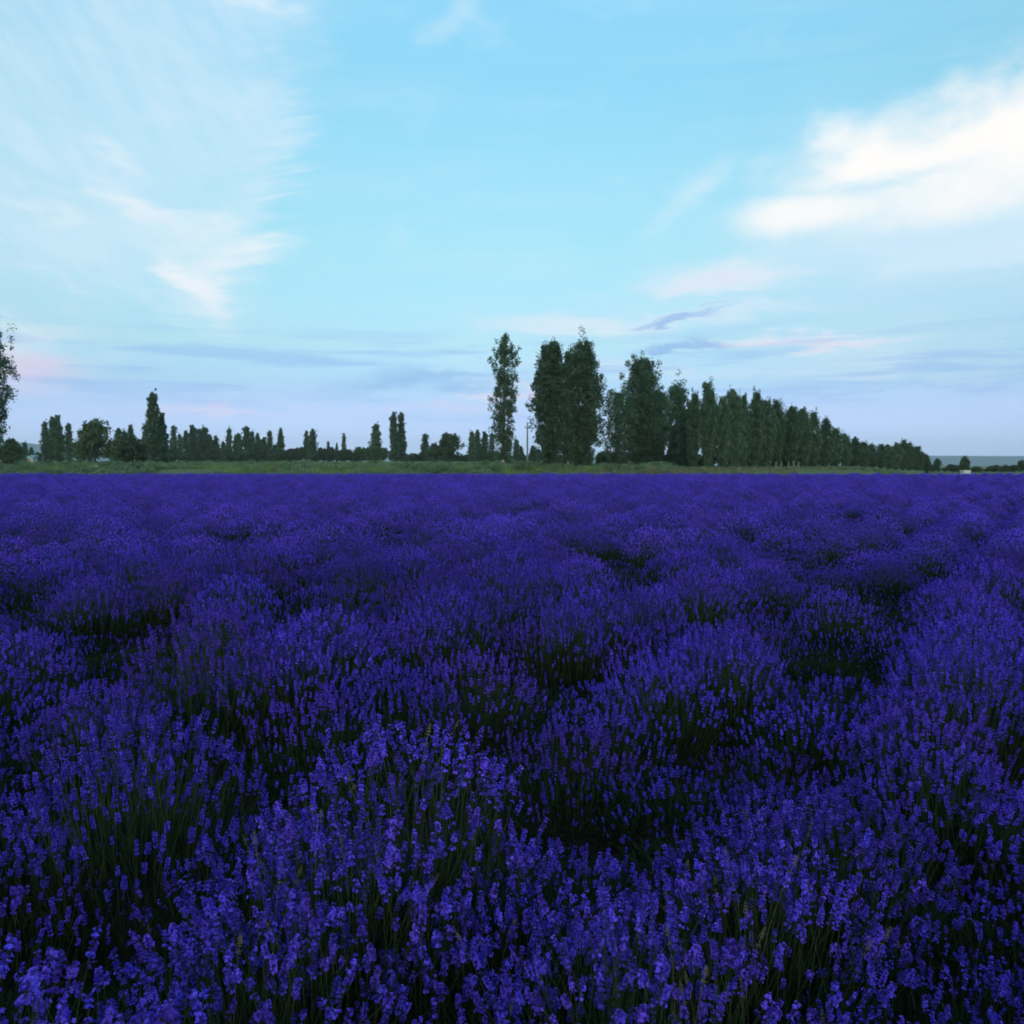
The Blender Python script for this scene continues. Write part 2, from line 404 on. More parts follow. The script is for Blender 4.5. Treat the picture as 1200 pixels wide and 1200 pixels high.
def hills():
    na, rows = 360, [(2300, 0), (2600, .45), (3000, .8), (3500, 1.0), (4000, .9), (4700, .0)]
    v, q = [], []
    for r, f in rows:
        for k in range(na):
            a = 2 * math.pi * k / na
            ad = (math.degrees(a) + 180) % 360 - 180       # clockwise from ahead
            left = math.exp(-((ad + 36) / 10) ** 2)
            h = 31 + 5 * math.sin(3 * a + 1) + 3 * math.sin(7 * a) + 2 * math.sin(17 * a + 2) + 78 * left
            right = math.exp(-((ad - 34) / 14) ** 2); h += 4 * right
            h *= f
            v.append((r * math.sin(a), r * math.cos(a), h - (1 if f == 0 else 0)))
    for i in range(len(rows) - 1):
        for k in range(na):
            q.append((i * na + k, (i + 1) * na + k, (i + 1) * na + (k + 1) % na, i * na + (k + 1) % na))
    link('hills', make_mesh('hills', v, [q], [M['hill']], smooth=True), kind='structure')
hills()

# ------------------------------------------------------------------ trees
def kites(pos, size, rg, flat=0.0):
    """one small kite-shaped leaf face per position."""
    n = len(pos)
    a = rg.normal(size=(n, 3)); a /= np.linalg.norm(a, axis=1)[:, None]
    b = rg.normal(size=(n, 3)); b -= (a * b).sum(1)[:, None] * a; b /= np.linalg.norm(b, axis=1)[:, None]
    s = size * rg.uniform(.6, 1.3, n)[:, None]
    v = np.stack([pos - a * s * .5, pos + b * s * .36 - a * s * .05, pos + a * s * .55, pos - b * s * .36 - a * s * .05], 1).reshape(-1, 3)
    return v, np.arange(4 * n).reshape(n, 4)

def poplar_meshes(seed, H, W, z0=.06, prof='column', clumps=330, per=26, leaf=.27, lean=(0, 0), tops=1, lime=True, open_=0.0, csize=1.0):
    """columnar poplar: tapered trunk, steep limbs, leaf clumps strung along the limbs."""
    rg = np.random.default_rng(seed); rn = random.Random(seed)
    R = W / 2
    def radius(t):
        if prof == 'column': return R * min(1, (.3 + t / .2)) * (1 - .55 * max(0, (t - .45) / .55) ** 1.4) * (1 if t < .93 else max(.25, (1.02 - t) / .09))
        if prof == 'full': return R * min(1, .45 + 1.0 * t) * (1 if t < .86 else max(.3, 1 - ((t - .86) / .14) ** 1.6 * .7))
        if prof == 'broad':  return R * min(1, .35 + 1.1 * t) * (1 if t < .62 else max(.22, 1 - ((t - .62) / .40) ** 1.5 * .8))
        if prof == 'spindle': return R * (math.sin(math.pi * min(1, .12 + t * .86)) ** .7)
    tm = MB()
    tr = max(.10, H * .014)
    path = [(lean[0] * t * H + .12 * math.sin(3 * t + seed), lean[1] * t * H + .1 * math.sin(4 * t + 2 * seed), H * .96 * t) for t in np.linspace(0, 1, 9)]
    path = [(x - path[0][0], y - path[0][1], z) for x, y, z in path]
    tm.tube(path, [tr * (1.25 if i == 0 else 1) * (1 - .9 * i / 8) + .012 for i in range(9)], 8)
    def trunk_at(t):
        i = min(7, int(t * 8)); f = t * 8 - i
        return Vector(path[i]).lerp(Vector(path[i + 1]), f)
    cl = []
    nl = int(30 + H * 1.6)
    clumps = int(clumps * 1.4); per = int(per * 1.6)
    heads = [(0, 0)] + [(rn.uniform(-.3, .3) * R, rn.uniform(-.3, .3) * R) for _ in range(tops - 1)]
    for i in range(nl):
        t0 = z0 + (.90 - z0) * (i + rn.random()) / nl
        az = i * 2.4 + rn.uniform(-.5, .5)
        st = trunk_at(t0)
        ln = H * rn.uniform(.10, .22) * (1.1 - .5 * t0)
        t1 = min(.985, t0 + ln / H)
        rr = radius(t1) * rn.uniform(.55, 1.12)
        end = trunk_at(t1) + Vector((math.cos(az) * rr, math.sin(az) * rr, 0))
        md = st.lerp(end, .5) + Vector((math.cos(az) * rr * .22, math.sin(az) * rr * .22, -ln * .06))
        tm.tube([st, md, end], [tr * .30 * (1 - t0) + .02, tr * .2 * (1 - t0) + .014, .008], 4)
        k = max(3, int(clumps / nl))
        for j in range(k):
            f = rn.uniform(.12, 1.08)
            p = st.lerp(md, f * 2) if f < .5 else md.lerp(end, (f - .5) * 2)
            if rn.random() < open_: continue
            cl.append((p + Vector([rn.gauss(0, .16 * R), rn.gauss(0, .16 * R), rn.gauss(0, .22 * R)]), rn.uniform(.26, .62) * (R / 2.2) ** .5 * csize))
    for j in range(int(clumps * .55)):          # inner and lower sprays fill the column down to its foot
        t = z0 * .6 + (.9 - z0 * .6) * rn.random() ** 1.25; az = rn.uniform(0, 6.283); r_ = radius(t) * math.sqrt(rn.random()) * .92
        if rn.random() < open_ * .7: continue
        cl.append((trunk_at(t) + Vector((math.cos(az) * r_, math.sin(az) * r_, 0)), rn.uniform(.26, .55) * (R / 2.2) ** .5 * csize))
    for j in range(int(clumps * .06) + 2):      # leading shoots
        t = rn.uniform(.84, .99); hx, hy = rn.choice(heads)
        cl.append((trunk_at(min(1, t)) + Vector((hx + rn.gauss(0, .1 * R), hy + rn.gauss(0, .1 * R), rn.uniform(0, .012 * H))), rn.uniform(.26, .48) * csize))
    P = []
    for c, r in cl:
        k = int(per * rg.uniform(.6, 1.3)); d = rg.normal(size=(k, 3)); d /= np.linalg.norm(d, axis=1)[:, None]
        d *= (rg.random(k) ** .45)[:, None] * r; d[:, 2] *= 1.35
        P.append(d + np.array(c))
    P = np.concatenate(P); P = P[P[:, 2] > .5]
    v, q = kites(P, leaf, rg)
    return tm.mesh('trunk', [M['limebark'] if lime else M['bark']], True), make_mesh('crown', v, [q], [M['poplar']])

def round_meshes(seed, H, W, clumps=260, per=26, leaf=.3, z0=.12, m='broad'):
    rg = np.random.default_rng(seed); rn = random.Random(seed); R = W / 2
    tm = MB(); tr = max(.06, H * .022)
    tm.tube([(0, 0, 0), (.05 * R, 0, H * .2), (.02 * R, .05 * R, H * .45), (-.04 * R, 0, H * .8)], [tr * 1.3, tr, tr * .7, tr * .2], 7)
    cl = []; nl = 16
    lobes = [(rn.uniform(0, 6.28), rn.uniform(.25, .62), (.14 + .64 * (i_ + rn.random()) / nl), rn.uniform(.32, .5)) for i_ in range(nl)]
    for az, fr, fz, s in lobes:
        k_ = 1 - max(0, (fz - .55)) * 1.0
        c = Vector((math.cos(az) * fr * R * k_, math.sin(az) * fr * R * k_, H * (z0 + (1 - z0) * fz)))
        st = Vector((0, 0, H * rn.uniform(.08, .4)))
        tm.tube([st, st.lerp(c, .5) + Vector((0, 0, .03 * H)), c], [tr * .5, tr * .3, tr * .08], 4)
        for j in range(clumps // nl):
            d = Vector([rn.gauss(0, 1) for _ in range(3)]).normalized() * s * (rn.random() ** .4)
            cl.append((c + Vector((d.x * R, d.y * R, d.z * H * .42)), rn.uniform(.12, .26) * R ** .6 * 1.2))
    P = []
    for c, r in cl:
        k = int(per * rg.uniform(.6, 1.3)); d = rg.normal(size=(k, 3)); d /= np.linalg.norm(d, axis=1)[:, None]
        P.append(d * (rg.random(k) ** .45)[:, None] * r + np.array(c))
    P = np.concatenate(P); P = P[(P[:, 2] > .15) & (P[:, 2] < H * 1.02)]
    v, q = kites(P, leaf, rg)
    return tm.mesh('trunk', [M['bark']], True), make_mesh('crown', v, [q], [M[m]])

def plant(name, meshes, label, cat, x, y, rz=0, scale=(1, 1, 1), group=None):
    t = thing(name, label, cat, (x, y, float(gz(x, y)) - .03), rz, group, scale)
    link('trunk', meshes[0], t); link('crown', meshes[1], t)
    return t

def hero(px, top, wpx, d, seed, label, group=None, name='poplar_tree', **kw):
    d = d * 1.18
    H = px_h(top, d) - float(gz(px_x(px, d), d)); W = wpx / FPX * d
    rz = kw.pop('rz', 0)
    return plant(name, poplar_meshes(seed, H, W, **kw), label, 'tree', px_x(px, d), d, rz, group=group)

hero(590, 384, 33, 122, 11, 'tall slender poplar standing alone on the grass verge beside the power pole', prof='full', clumps=270, per=24, leaf=.27, z0=.05, open_=.12, tops=2)
hero(646, 397, 46, 106, 22, 'broad poplar with whitewashed foot next to the power pole', prof='broad', clumps=430, per=28, leaf=.27, z0=.05, tops=3)
hero(664, 404, 24, 110, 23, 'thin poplar squeezed between two broad poplars', clumps=180, per=22, leaf=.27, z0=.08)
hero(683, 395, 48, 111, 24, 'broad poplar with a lone shoot rising above its top', prof='broad', clumps=460, per=28, leaf=.27, z0=.06, tops=1)
hero(724, 456, 52, 124, 25, 'low open-crowned poplar leaning at the head of the tree row', prof='broad', clumps=260, per=20, leaf=.27, z0=.08, open_=.25, lean=(-.02, 0))
hero(752, 417, 58, 130, 26, 'tallest dense poplar at the head of the tree row', prof='broad', clumps=520, per=28, leaf=.29, z0=.05, tops=3)
hero(770, 452, 30, 134, 27, 'short poplar filling in against the tallest poplar of the row', prof='broad', clumps=240, per=24, leaf=.29, lime=False)
hero(793, 448, 40, 144, 28, 'poplar with narrow top in a dip of the tree row', prof='broad', clumps=360, per=26, leaf=.29, tops=2)
hero(-14, 360, 60, 104, 29, 'tall dark poplar with ragged side branches rising from the meadow', prof='broad', clumps=420, per=26, leaf=.27, open_=.1)

# the long row receding to the right along the field
ROW = [poplar_meshes(40 + i, 16, 6.0, prof='broad', clumps=300, per=24, leaf=.31, z0=.015, lime=False, tops=1 + i % 3, csize=1.1) for i in range(5)]
def row_top(px):
    xs = [800, 815, 830, 845, 858, 870, 882, 895, 908, 925, 945, 962, 972, 985, 1000, 1012, 1022, 1035, 1048, 1062, 1075, 1084]
    ys = [470, 455, 441, 462, 451, 464, 456, 470, 467, 472, 478, 482, 497, 505, 510, 517, 516, 521, 516, 518, 523, 534]
    return float(np.interp(px, xs, ys))
px_list = [812, 829, 846, 859, 871, 884, 897, 910, 926, 940, 953, 966, 979, 990, 1001, 1012, 1022, 1032, 1041, 1050, 1058, 1066, 1074, 1081]
rr_ = random.Random(3)
for i, px in enumerate(px_list):
    k = (px - 600) / FPX
    d = 54.7 / max(.567 - k, .085) * .72
    d = 131 + (d - 111) * .4              # young trees at the far end, the row hugs the field
    for back in (0, 1):
        if back and px > 930: continue
        dd = d + (5 + 4 * rr_.random()) * back
        pxx = px + (rr_.uniform(-6, 6) if back else 0)
        H = px_h(row_top(pxx) + (rr_.uniform(12, 26) if back else rr_.uniform(-3, 4)), dd) - float(gz(px_x(pxx, dd), dd))
        W = (rr_.uniform(19, 27) if px < 970 else rr_.uniform(13, 18)) / FPX * dd
        W = min(W, 9.5)
        plant('poplar_tree', ROW[(i * 2 + back) % 5], 'dark leafy poplar in the long row along the field', 'tree', px_x(pxx, dd), dd, rr_.uniform(0, 6.28),
              (W / 6, W / 6, H / 16), group='poplars of the long row')

# distant trees behind the green verge
FAR_P = [poplar_meshes(60 + i, 15, 3.0, prof=['column', 'spindle', 'column'][i % 3], clumps=300, per=17, leaf=.30, z0=.01, lime=False, csize=.85) for i in range(4)]
FAR_R = [round_meshes(70 + i, 8, 10, clumps=420, per=26, leaf=.42, m=['broad', 'willow', 'broad'][i % 3]) for i in range(3)]
def far_pop(px, top, w, d, i, label='thin dark poplar in the distant tree line behind the verge', group='thin poplars in the distant tree line'):
    H = px_h(top, d) - float(gz(px_x(px, d), d)); W = max(w * 1.12, 4) / FPX * d
    plant('poplar_tree', FAR_P[i % 4], label, 'tree', px_x(px, d), d, i * 1.3, (W / 3, W / 3, H / 15), group)
def far_round(px, top, w, d, i, label='low round shrub in the hedge behind the verge', group='low shrubs in the distant hedge', name='shrub', cat='shrub', v=None):
    H = px_h(top, d) - float(gz(px_x(px, d), d)); W = w / FPX * d
    plant(name, FAR_R[(i if v is None else v) % 3], label, cat, px_x(px, d), d, i * 1.7, (W / 10, W / 10, H / 8), group)

i = 0
for px, top, w in [(54, 492, 9), (62, 486, 10), (70, 484, 13), (82, 494, 8)]:
    far_pop(px, top, w, 250, i, 'dark poplar in the tight clump of four beside the pale round tree', 'clump of four poplars'); i += 1
far_round(112, 489, 56, 220, 1, 'large pale green round tree beside a clump of four poplars', None, 'round_tree', 'tree', v=1)
far_round(161, 508, 50, 185, 2, 'dark low round tree at the foot of the twin-topped poplar', None, 'round_tree', 'tree', v=0)
far_pop(181, 457, 16, 210, 0, 'tall full poplar towering over the distant tree line', None)
far_pop(192, 481, 12, 214, 2, 'shorter poplar grown against the tall full poplar', None)
for px, top, w in [(30, 517, 7), (37, 523, 6), (23, 526, 8), (140, 500, 10), (147, 503, 8), (154, 496, 10), (171, 494, 8), (204, 497, 8), (211, 507, 6), (219, 503, 9), (225, 496, 11), (234, 501, 9), (240, 499, 12), (247, 508, 9), (253, 509, 8),
                   (262, 516, 6), (269, 500, 7), (277, 508, 8), (281, 506, 9), (290, 498, 10), (296, 504, 8), (302, 506, 8), (311, 511, 9), (317, 503, 7), (323, 520, 7), (329, 500, 8),
                   (360, 503, 7), (367, 501, 9), (385, 516, 4), (395, 518, 4), (403, 506, 5),
                   (498, 507, 9), (553, 504, 9), (560, 502, 9), (567, 504, 9), (576, 506, 7), (605, 514, 8), (611, 522, 7), (624, 521, 8), (631, 525, 8)]:
    far_pop(px, top, w, 330 + (i * 37) % 70, i); i += 1
far_pop(441, 495, 12, 300, 0, 'lone spindle-shaped poplar standing in a gap of the distant hedge', None)
far_pop(463, 480, 10, 300, 2, 'taller of two close poplars beside the dark round tree', None)
far_pop(471, 481, 9, 303, 3, 'slimmer of two close poplars beside the dark round tree', None)
far_round(521, 505, 50, 260, 0, 'dark round broadleaf tree with a drooping side bough', None, 'round_tree', 'tree', v=2)
far_round(12, 511, 34, 150, 1, 'dark leafy tree at the foot of the ragged tall poplar', None, 'round_tree', 'tree', v=2)
far_round(707, 529, 16, 260, 4, 'small round tree seen between the broad poplars', None, 'round_tree', 'tree', v=2)
rs = random.Random(9)
for px in range(706, 1075, 16):               # undergrowth that closes the foot of the row
    k = (max(px, 812) - 600) / FPX; d = 131 + (54.7 / max(.567 - k, .085) * .72 - 111) * .4 + 7
    if px < 812: d = 160
    far_round(px + rs.uniform(-3, 3), rs.uniform(528, 536), rs.uniform(20, 28), d, int(px), 'dark leafy bush filling the foot of the poplar row', 'bushes under the poplar row')
for px in list(range(196, 350, 13)) + list(range(342, 730, 12)):
    far_round(px + rs.uniform(-3, 3), rs.uniform(522, 531) if px < 480 else rs.uniform(527, 533), rs.uniform(18, 30), 345 + rs.uniform(-20, 60), int(px))
for px, top, w in [(95, 520, 26), (134, 517, 26), (44, 529, 16), (200, 520, 24), (330, 528, 20)]:
    far_round(px, top, w, 255 + rs.uniform(0, 30), int(px))
for px, top, w in [(1088, 533, 12), (1097, 536, 15), (1130, 535, 18), (1199, 538, 16)]:
    far_round(px, top, w, 185, int(px), 'small distant tree beyond the end of the poplar row', 'small trees beyond the row', 'round_tree', 'tree', v=int(px) % 3)
far_pop(1086, 533, 6, 190, 1, 'thin young poplar beyond the end of the poplar row', 'young poplars beyond the row'); far_pop(1131, 533, 7, 186, 2, 'thin young poplar beyond the end of the poplar row', 'young poplars beyond the row')
for px, top in [(1112, 543), (1121, 544), (1144, 546), (1160, 545), (1169, 544), (1178, 544), (1187, 544)]:
    far_round(px, top, 17, 205, int(px), 'low shrub in the short hedge beyond the poplar row', 'shrubs of the short hedge')

# ------------------------------------------------------------------ pole, shed, box, stones, posts
def power_pole():
    d = 158; z0 = float(gz(px_x(618, d), d)); H = px_h(496, d) - z0
    t = thing('power_pole', 'slim grey concrete power pole with a crossarm between two tall poplars', 'pole', (px_x(618, d), d, z0))
    b = MB(); b.tube([(0, 0, 0), (0, 0, H * .5), (0, 0, H)], [.19, .16, .12], 8); link('shaft', b.mesh('shaft', [M['concrete']]), t)
    b = MB(); b.box((0, -.14, H - .9), (1.0, .10, .12)); link('crossarm', b.mesh('crossarm', [M['concrete']]), t)
    im = MB(); im.tube([(0, 0, 0), (0, 0, .12), (0, 0, .13), (0, 0, .22), (0, 0, .3)], [.03, .03, .075, .085, .04], 8)
    me = im.mesh('insulator', [M['porcelain']])
    for x, z in ((-.42, H - .84), (.42, H - .84), (0, H)): link('insulator', me, t, (x, -.14 if z < H else 0, z))
power_pole()

def shed():
    d = 240; p = at(38, 533, d)
    t = thing('farm_shed', 'tiny farm shed with pale blue sheet roof at the meadow edge', 'shed', (p.x, d, float(gz(p.x, d))))
    w, l, h = 1.6, 2.2, 1.9
    b = MB(); b.box((0, 0, h / 2), (w, l, h)); link('wall', b.mesh('wall', [M['plaster']]), t)
    b = MB(); b.add([(-w * .6, -l * .58, h + .003), (w * .6, -l * .58, h + .003), (w * .6, l * .58, h + .003), (-w * .6, l * .58, h + .003),
                     (-w * .6, -l * .58, h + .25), (w * .6, -l * .58, h + .25), (w * .6, l * .58, h + .75), (-w * .6, l * .58, h + .75)],
                    [(3, 2, 1, 0), (4, 5, 6, 7), (0, 1, 5, 4), (1, 2, 6, 5), (2, 3, 7, 6), (3, 0, 4, 7)])
    link('roof', b.mesh('roof', [M['roof_blue']]), t)
    b = MB(); b.box((.3, -l / 2 - .02, .9), (.7, .06, 1.7)); link('door', b.mesh('door', [M['wood']]), t)
    b = MB(); b.box((-.42, -l / 2 - .015, 1.25), (.45, .05, .45)); link('window', b.mesh('window', [M['pane']]), t)
shed()

def hive():
    d = FIELD_D + 2.2; x = px_x(1131.5, d)
    top = px_h(551, d)
    t = thing('beehive_box', 'small off-white box standing at the far edge of the lavender', 'box', (x, d, float(gz(x, d))), .12)
    for sx in (-.4, .4):
        for sy in (-.32, .32):
            b = MB(); b.box((sx, sy, .1), (.05, .05, .2)); link('leg', b.mesh('leg', [M['wood']]), t)
    b = MB(); b.box((0, 0, .2 + (top - .28) / 2), (.95, .8, top - .28)); link('body', b.mesh('body', [M['white']]), t)
    b = MB(); b.box((0, 0, top - .04), (1.08, .92, .08)); link('lid', b.mesh('lid', [M['white']]), t)
hive()

def stone(name, label, px, py, d, w, h, seed, m):
    rg = np.random.default_rng(seed)
    import bmesh
    bm = bmesh.new(); bmesh.ops.create_icosphere(bm, subdivisions=3, radius=1)
    for v in bm.verts:
        n_ = .16 * math.sin(3.1 * v.co.x + seed) * math.cos(2.7 * v.co.y) + .1 * math.sin(5 * v.co.z + 2 * v.co.x)
        v.co *= 1 + n_; v.co.x *= w / 2; v.co.y *= w * .4; v.co.z = max(-.2, v.co.z) * h
    me = bpy.data.meshes.new(name); bm.to_mesh(me); bm.free(); me.materials.append(m)
    o = link(name, me, loc=(px_x(px, d), d, float(gz(px_x(px, d), d)))); return o
tag(stone('pale_stone', '', 114, 551, 128, .8, .6, 2, M['stone']), 'pale whitish stone lying beside bare earth on the verge', 'stone')
tag(stone('earth_mound', '', 95, 551, 129, 3.6, .55, 5, M['earth']), 'low mound of bare brown earth beside a pale stone', 'mound')
tag(stone('earth_mound', '', 150, 552, 131, 3.0, .45, 7, M['earth']), 'low mound of bare earth in front of the dark round tree', 'mound')

pm = MB(); pm.tube([(0, 0, 0), (.02, 0, .7), (.0, .02, 1.3)], [.06, .055, .045], 7)
pme = pm.mesh('stake', [M['wood']])
for px in (909, 916, 924, 930, 936):
    d = 136 + (px * 7 % 5); o = link('pale_stake', pme, loc=(px_x(px, d), d, float(gz(px_x(px, d), d))), rot=(rs.uniform(-.06, .06), rs.uniform(-.08, .08), px), scale=(1, 1, rs.uniform(.8, 1.15)))
    tag(o, 'pale weathered stake at the foot of the poplar row', 'stake', 'pale stakes under the poplars')

# ------------------------------------------------------------------ verge vegetation (uncountable): instanced tufts
def points_object(name, meshes, pts, rots, scales, idx, kind='stuff', label=None, cat=None):
    """one object that scatters the given meshes on points by geometry nodes."""
    me = bpy.data.meshes.new(name)
    me.vertices.add(len(pts)); me.vertices.foreach_set('co', np.asarray(pts, np.float32).ravel())
    a = me.attributes.new('rot', 'FLOAT_VECTOR', 'POINT'); a.data.foreach_set('vector', np.asarray(rots, np.float32).ravel())
    a = me.attributes.new('scl', 'FLOAT_VECTOR', 'POINT'); a.data.foreach_set('vector', np.asarray(scales, np.float32).ravel())
    a = me.attributes.new('idx', 'INT', 'POINT'); a.data.foreach_set('value', np.asarray(idx, np.int32))
    o = link(name, me, kind=kind)
    if label: tag(o, label, cat)
    g = bpy.data.node_groups.new(name + ' scatter', 'GeometryNodeTree')
    g.interface.new_socket('Geometry', in_out='INPUT', socket_type='NodeSocketGeometry')
    g.interface.new_socket('Geometry', in_out='OUTPUT', socket_type='NodeSocketGeometry')
    gi = g.nodes.new('NodeGroupInput'); go = g.nodes.new('NodeGroupOutput')
    join = g.nodes.new('GeometryNodeJoinGeometry')
    def attr(nm, ty):
        n = g.nodes.new('GeometryNodeInputNamedAttribute'); n.data_type = ty; n.inputs[0].default_value = nm; return n.outputs[0]
    rt, sl, ix = attr('rot', 'FLOAT_VECTOR'), attr('scl', 'FLOAT_VECTOR'), attr('idx', 'INT')
    for k, m in enumerate(meshes):
        src = bpy.data.objects.new(name + ' source', m)       # not linked to the scene: only its mesh is scattered
        oi = g.nodes.new('GeometryNodeObjectInfo'); oi.inputs[0].default_value = src
        oi.inputs['As Instance'].default_value = True
        cp = g.nodes.new('FunctionNodeCompare'); cp.data_type = 'INT'; cp.operation = 'EQUAL'
        ins = [s for s in cp.inputs if s.type == 'INT']; g.links.new(ix, ins[0]); ins[1].default_value = k
        ip = g.nodes.new('GeometryNodeInstanceOnPoints')
        g.links.new(gi.outputs[0], ip.inputs['Points']); g.links.new(cp.outputs[0], ip.inputs['Selection'])
        g.links.new(oi.outputs['Geometry'], ip.inputs['Instance'])
        e2r = g.nodes.new('FunctionNodeEulerToRotation'); g.links.new(rt, e2r.inputs[0]); g.links.new(e2r.outputs[0], ip.inputs['Rotation'])
        g.links.new(sl, ip.inputs['Scale']); g.links.new(ip.outputs[0], join.inputs[0])
    g.links.new(join.outputs[0], go.inputs[0])
    md = o.modifiers.new('scatter', 'NODES'); md.node_group = g
    return o

def blades(n, H, R, w, rg, m, droop=.25):
    b = MB()
    a = rg.uniform(0, 6.283, n); r = R * np.sqrt(rg.random(n)); h = H * rg.uniform(.5, 1.1, n)
    for i_ in range(n):
        x, y = math.cos(a[i_]) * r[i_], math.sin(a[i_]) * r[i_]
        t = rg.uniform(0, 6.283); ox, oy = math.cos(t), math.sin(t); l = h[i_] * rg.uniform(.05, droop * 2)
        px_, py_ = -oy * w / 2, ox * w / 2
        b.add([(x - px_, y - py_, 0), (x + px_, y + py_, 0), (x + ox * l * .35 + px_, y + oy * l * .35 + py_, h[i_] * .6), (x + ox * l * .35 - px_, y + oy * l * .35 - py_, h[i_] * .6),
               (x + ox * l, y + oy * l, h[i_])], [(0, 1, 2, 3)], [(3, 2, 4)], m)
    return b
gr = np.random.default_rng(31)
TUFT = [blades(70, .55, .5, .03, gr, 0).mesh('grass tuft', [M['grass']]), blades(60, .8, .5, .05, gr, 0).mesh('weed tuft', [M['weed']]),
        blades(50, .75, .45, .03, gr, 0).mesh('straw tuft', [M['straw']])]
lf = gr.normal(size=(500, 3)); lf /= np.linalg.norm(lf, axis=1)[:, None]; lf *= (gr.random(500) ** .4)[:, None] * .6; lf[:, 2] = np.abs(lf[:, 2]) * 1.3 + .05
_v, _q = kites(lf, .12, gr); TUFT.append(make_mesh('weed clump', _v, [_q], [M['weed']]))

def smooth_noise(x, y, s, seed):
    r = np.random.default_rng(seed); o = 0
    for k in range(6):
        a = r.uniform(0, 6.283); f = r.uniform(.6, 1.6) / s; o = o + np.sin((x * math.cos(a) + y * math.sin(a)) * f + r.uniform(0, 6.283))
    return o / 6 ** .5
nt_ = 20000
ty = FIELD_D + 1.5 + (290 - FIELD_D - 3) * gr.random(nt_) ** 1.4
tx = gr.uniform(-.78, .70, nt_) * (ty + 6)
on_track = (tx < -8) & (np.abs(ty - (FIELD_D + 13.5 + (tx + 120) * .03)) < 1.9)
bare = (smooth_noise(tx, ty, 9, 5) > 1.15)
keep = ~on_track & ~bare & ~((tx > .46 * ty) & (ty > 80)) & ~((tx > 14) & (tx - 36 > .567 * (ty - 160) + 6) & (ty > 150))
tx, ty = tx[keep], ty[keep]; k_ = len(tx)
kindn = smooth_noise(tx, ty, 6, 8) + gr.normal(0, .5, k_)
kindn = kindn + np.where(tx > .19 * ty, 1.1, 0)
ti = np.where(kindn > 1.2, 2, np.where(kindn > .35, 1, np.where(kindn < -1.1, 3, 0)))
ts = gr.uniform(.6, 1.15, k_) * np.where(tx > .19 * ty, .55, 1.0) * np.where(ti == 3, gr.uniform(.8, 1.7, k_), 1)
points_object('verge_grass', TUFT, np.stack([tx, ty, gz(tx, ty) - .02], 1), np.stack([np.zeros(k_), np.zeros(k_), gr.uniform(0, 6.28, k_)], 1),
              np.stack([ts * 1.4, ts * 1.4, ts], 1), ti, label='rough green grass and weeds beyond the lavender', cat='grass')

# ------------------------------------------------------------------ lavender
ZUP = Vector((0, 0, 1))
def spike_near(seed, dry=False):
    """one flower stalk: bent stem, whorls of calyces and opened two-lipped florets. Root at the origin."""
    rn = random.Random(seed); b = MB()
    L = .36; bend = rn.uniform(.01, .085); ba = rn.uniform(0, 6.28)
    def pt(t): return Vector((math.cos(ba) * bend * t * t, math.sin(ba) * bend * t * t, L * t))
    b.tube([pt(0), pt(.4), pt(.75), pt(1)], [.0014, .0013, .0011, .0010], 4, 0, False)
    tip = pt(1); d = (pt(1) - pt(.9)).normalized(); ux = d.orthogonal().normalized(); uy = d.cross(ux)
    n_w = rn.randint(3, 5); h = 0; zs = []
    if rn.random() < .65: zs.append(-rn.uniform(.016, .036))
    for k in range(n_w): zs.append(h); h += rn.uniform(.0085, .0125)
    b.tube([tip, tip + d * h], [.001, .0007], 4, 0, False)
    for wi, z in enumerate(zs):
        f = wi / max(1, len(zs) - 1)
        rw = .0052 * (1 - .45 * f ** 3); nf = rn.randint(6, 9) if f < .8 else rn.randint(4, 6)
        a0 = rn.uniform(0, 6.28)
        for q in range(nf):
            a = a0 + 6.283 * q / nf + rn.uniform(-.25, .25)
            o = ux * math.cos(a) + uy * math.sin(a); tng = d.cross(o)
            up = rn.uniform(.1, 1.2) + f * .7; ax = (o + d * up).normalized()
            l = rn.uniform(.0062, .0100); w = rn.uniform(.0014, .0019)
            c = tip + d * (z + rn.uniform(-.0015, .0015)) + o * rw * .35
            nn = ax.cross(tng)
            m_ = c + ax * l * .6; e = c + ax * l
            b.add([c, m_ + tng * w, m_ + nn * w, m_ - tng * w, m_ - nn * w, e], (),
                  [(0, 2, 1), (0, 3, 2), (0, 4, 3), (0, 1, 4), (5, 1, 2), (5, 2, 3), (5, 3, 4), (5, 4, 1)], 1)
            if not dry and rn.random() < .62:             # opened corolla: tube mouth with two upper and three lower lobes
                pl = rn.uniform(.0042, .0068)
                for k in range(5):
                    th = k * 1.2566 + rn.uniform(-.2, .2)
                    s_ = tng * math.cos(th) + nn * math.sin(th)
                    t_ = ax.cross(s_)
                    p0 = e - ax * .0012; p1 = e + s_ * pl * .6 + ax * rn.uniform(.0006, .003); p2 = e + s_ * pl * 1.05 + ax * rn.uniform(-.001, .0028)
                    b.add([p0, p1 - t_ * pl * .36, p2, p1 + t_ * pl * .36], [(0, 1, 2, 3)], (), 2)
    if dry: return b.mesh('flower stalk', [M['dry'], M['dry'], M['dry']])
    return b.mesh('flower stalk', [M['stem'], M['calyx'], M['petal']])

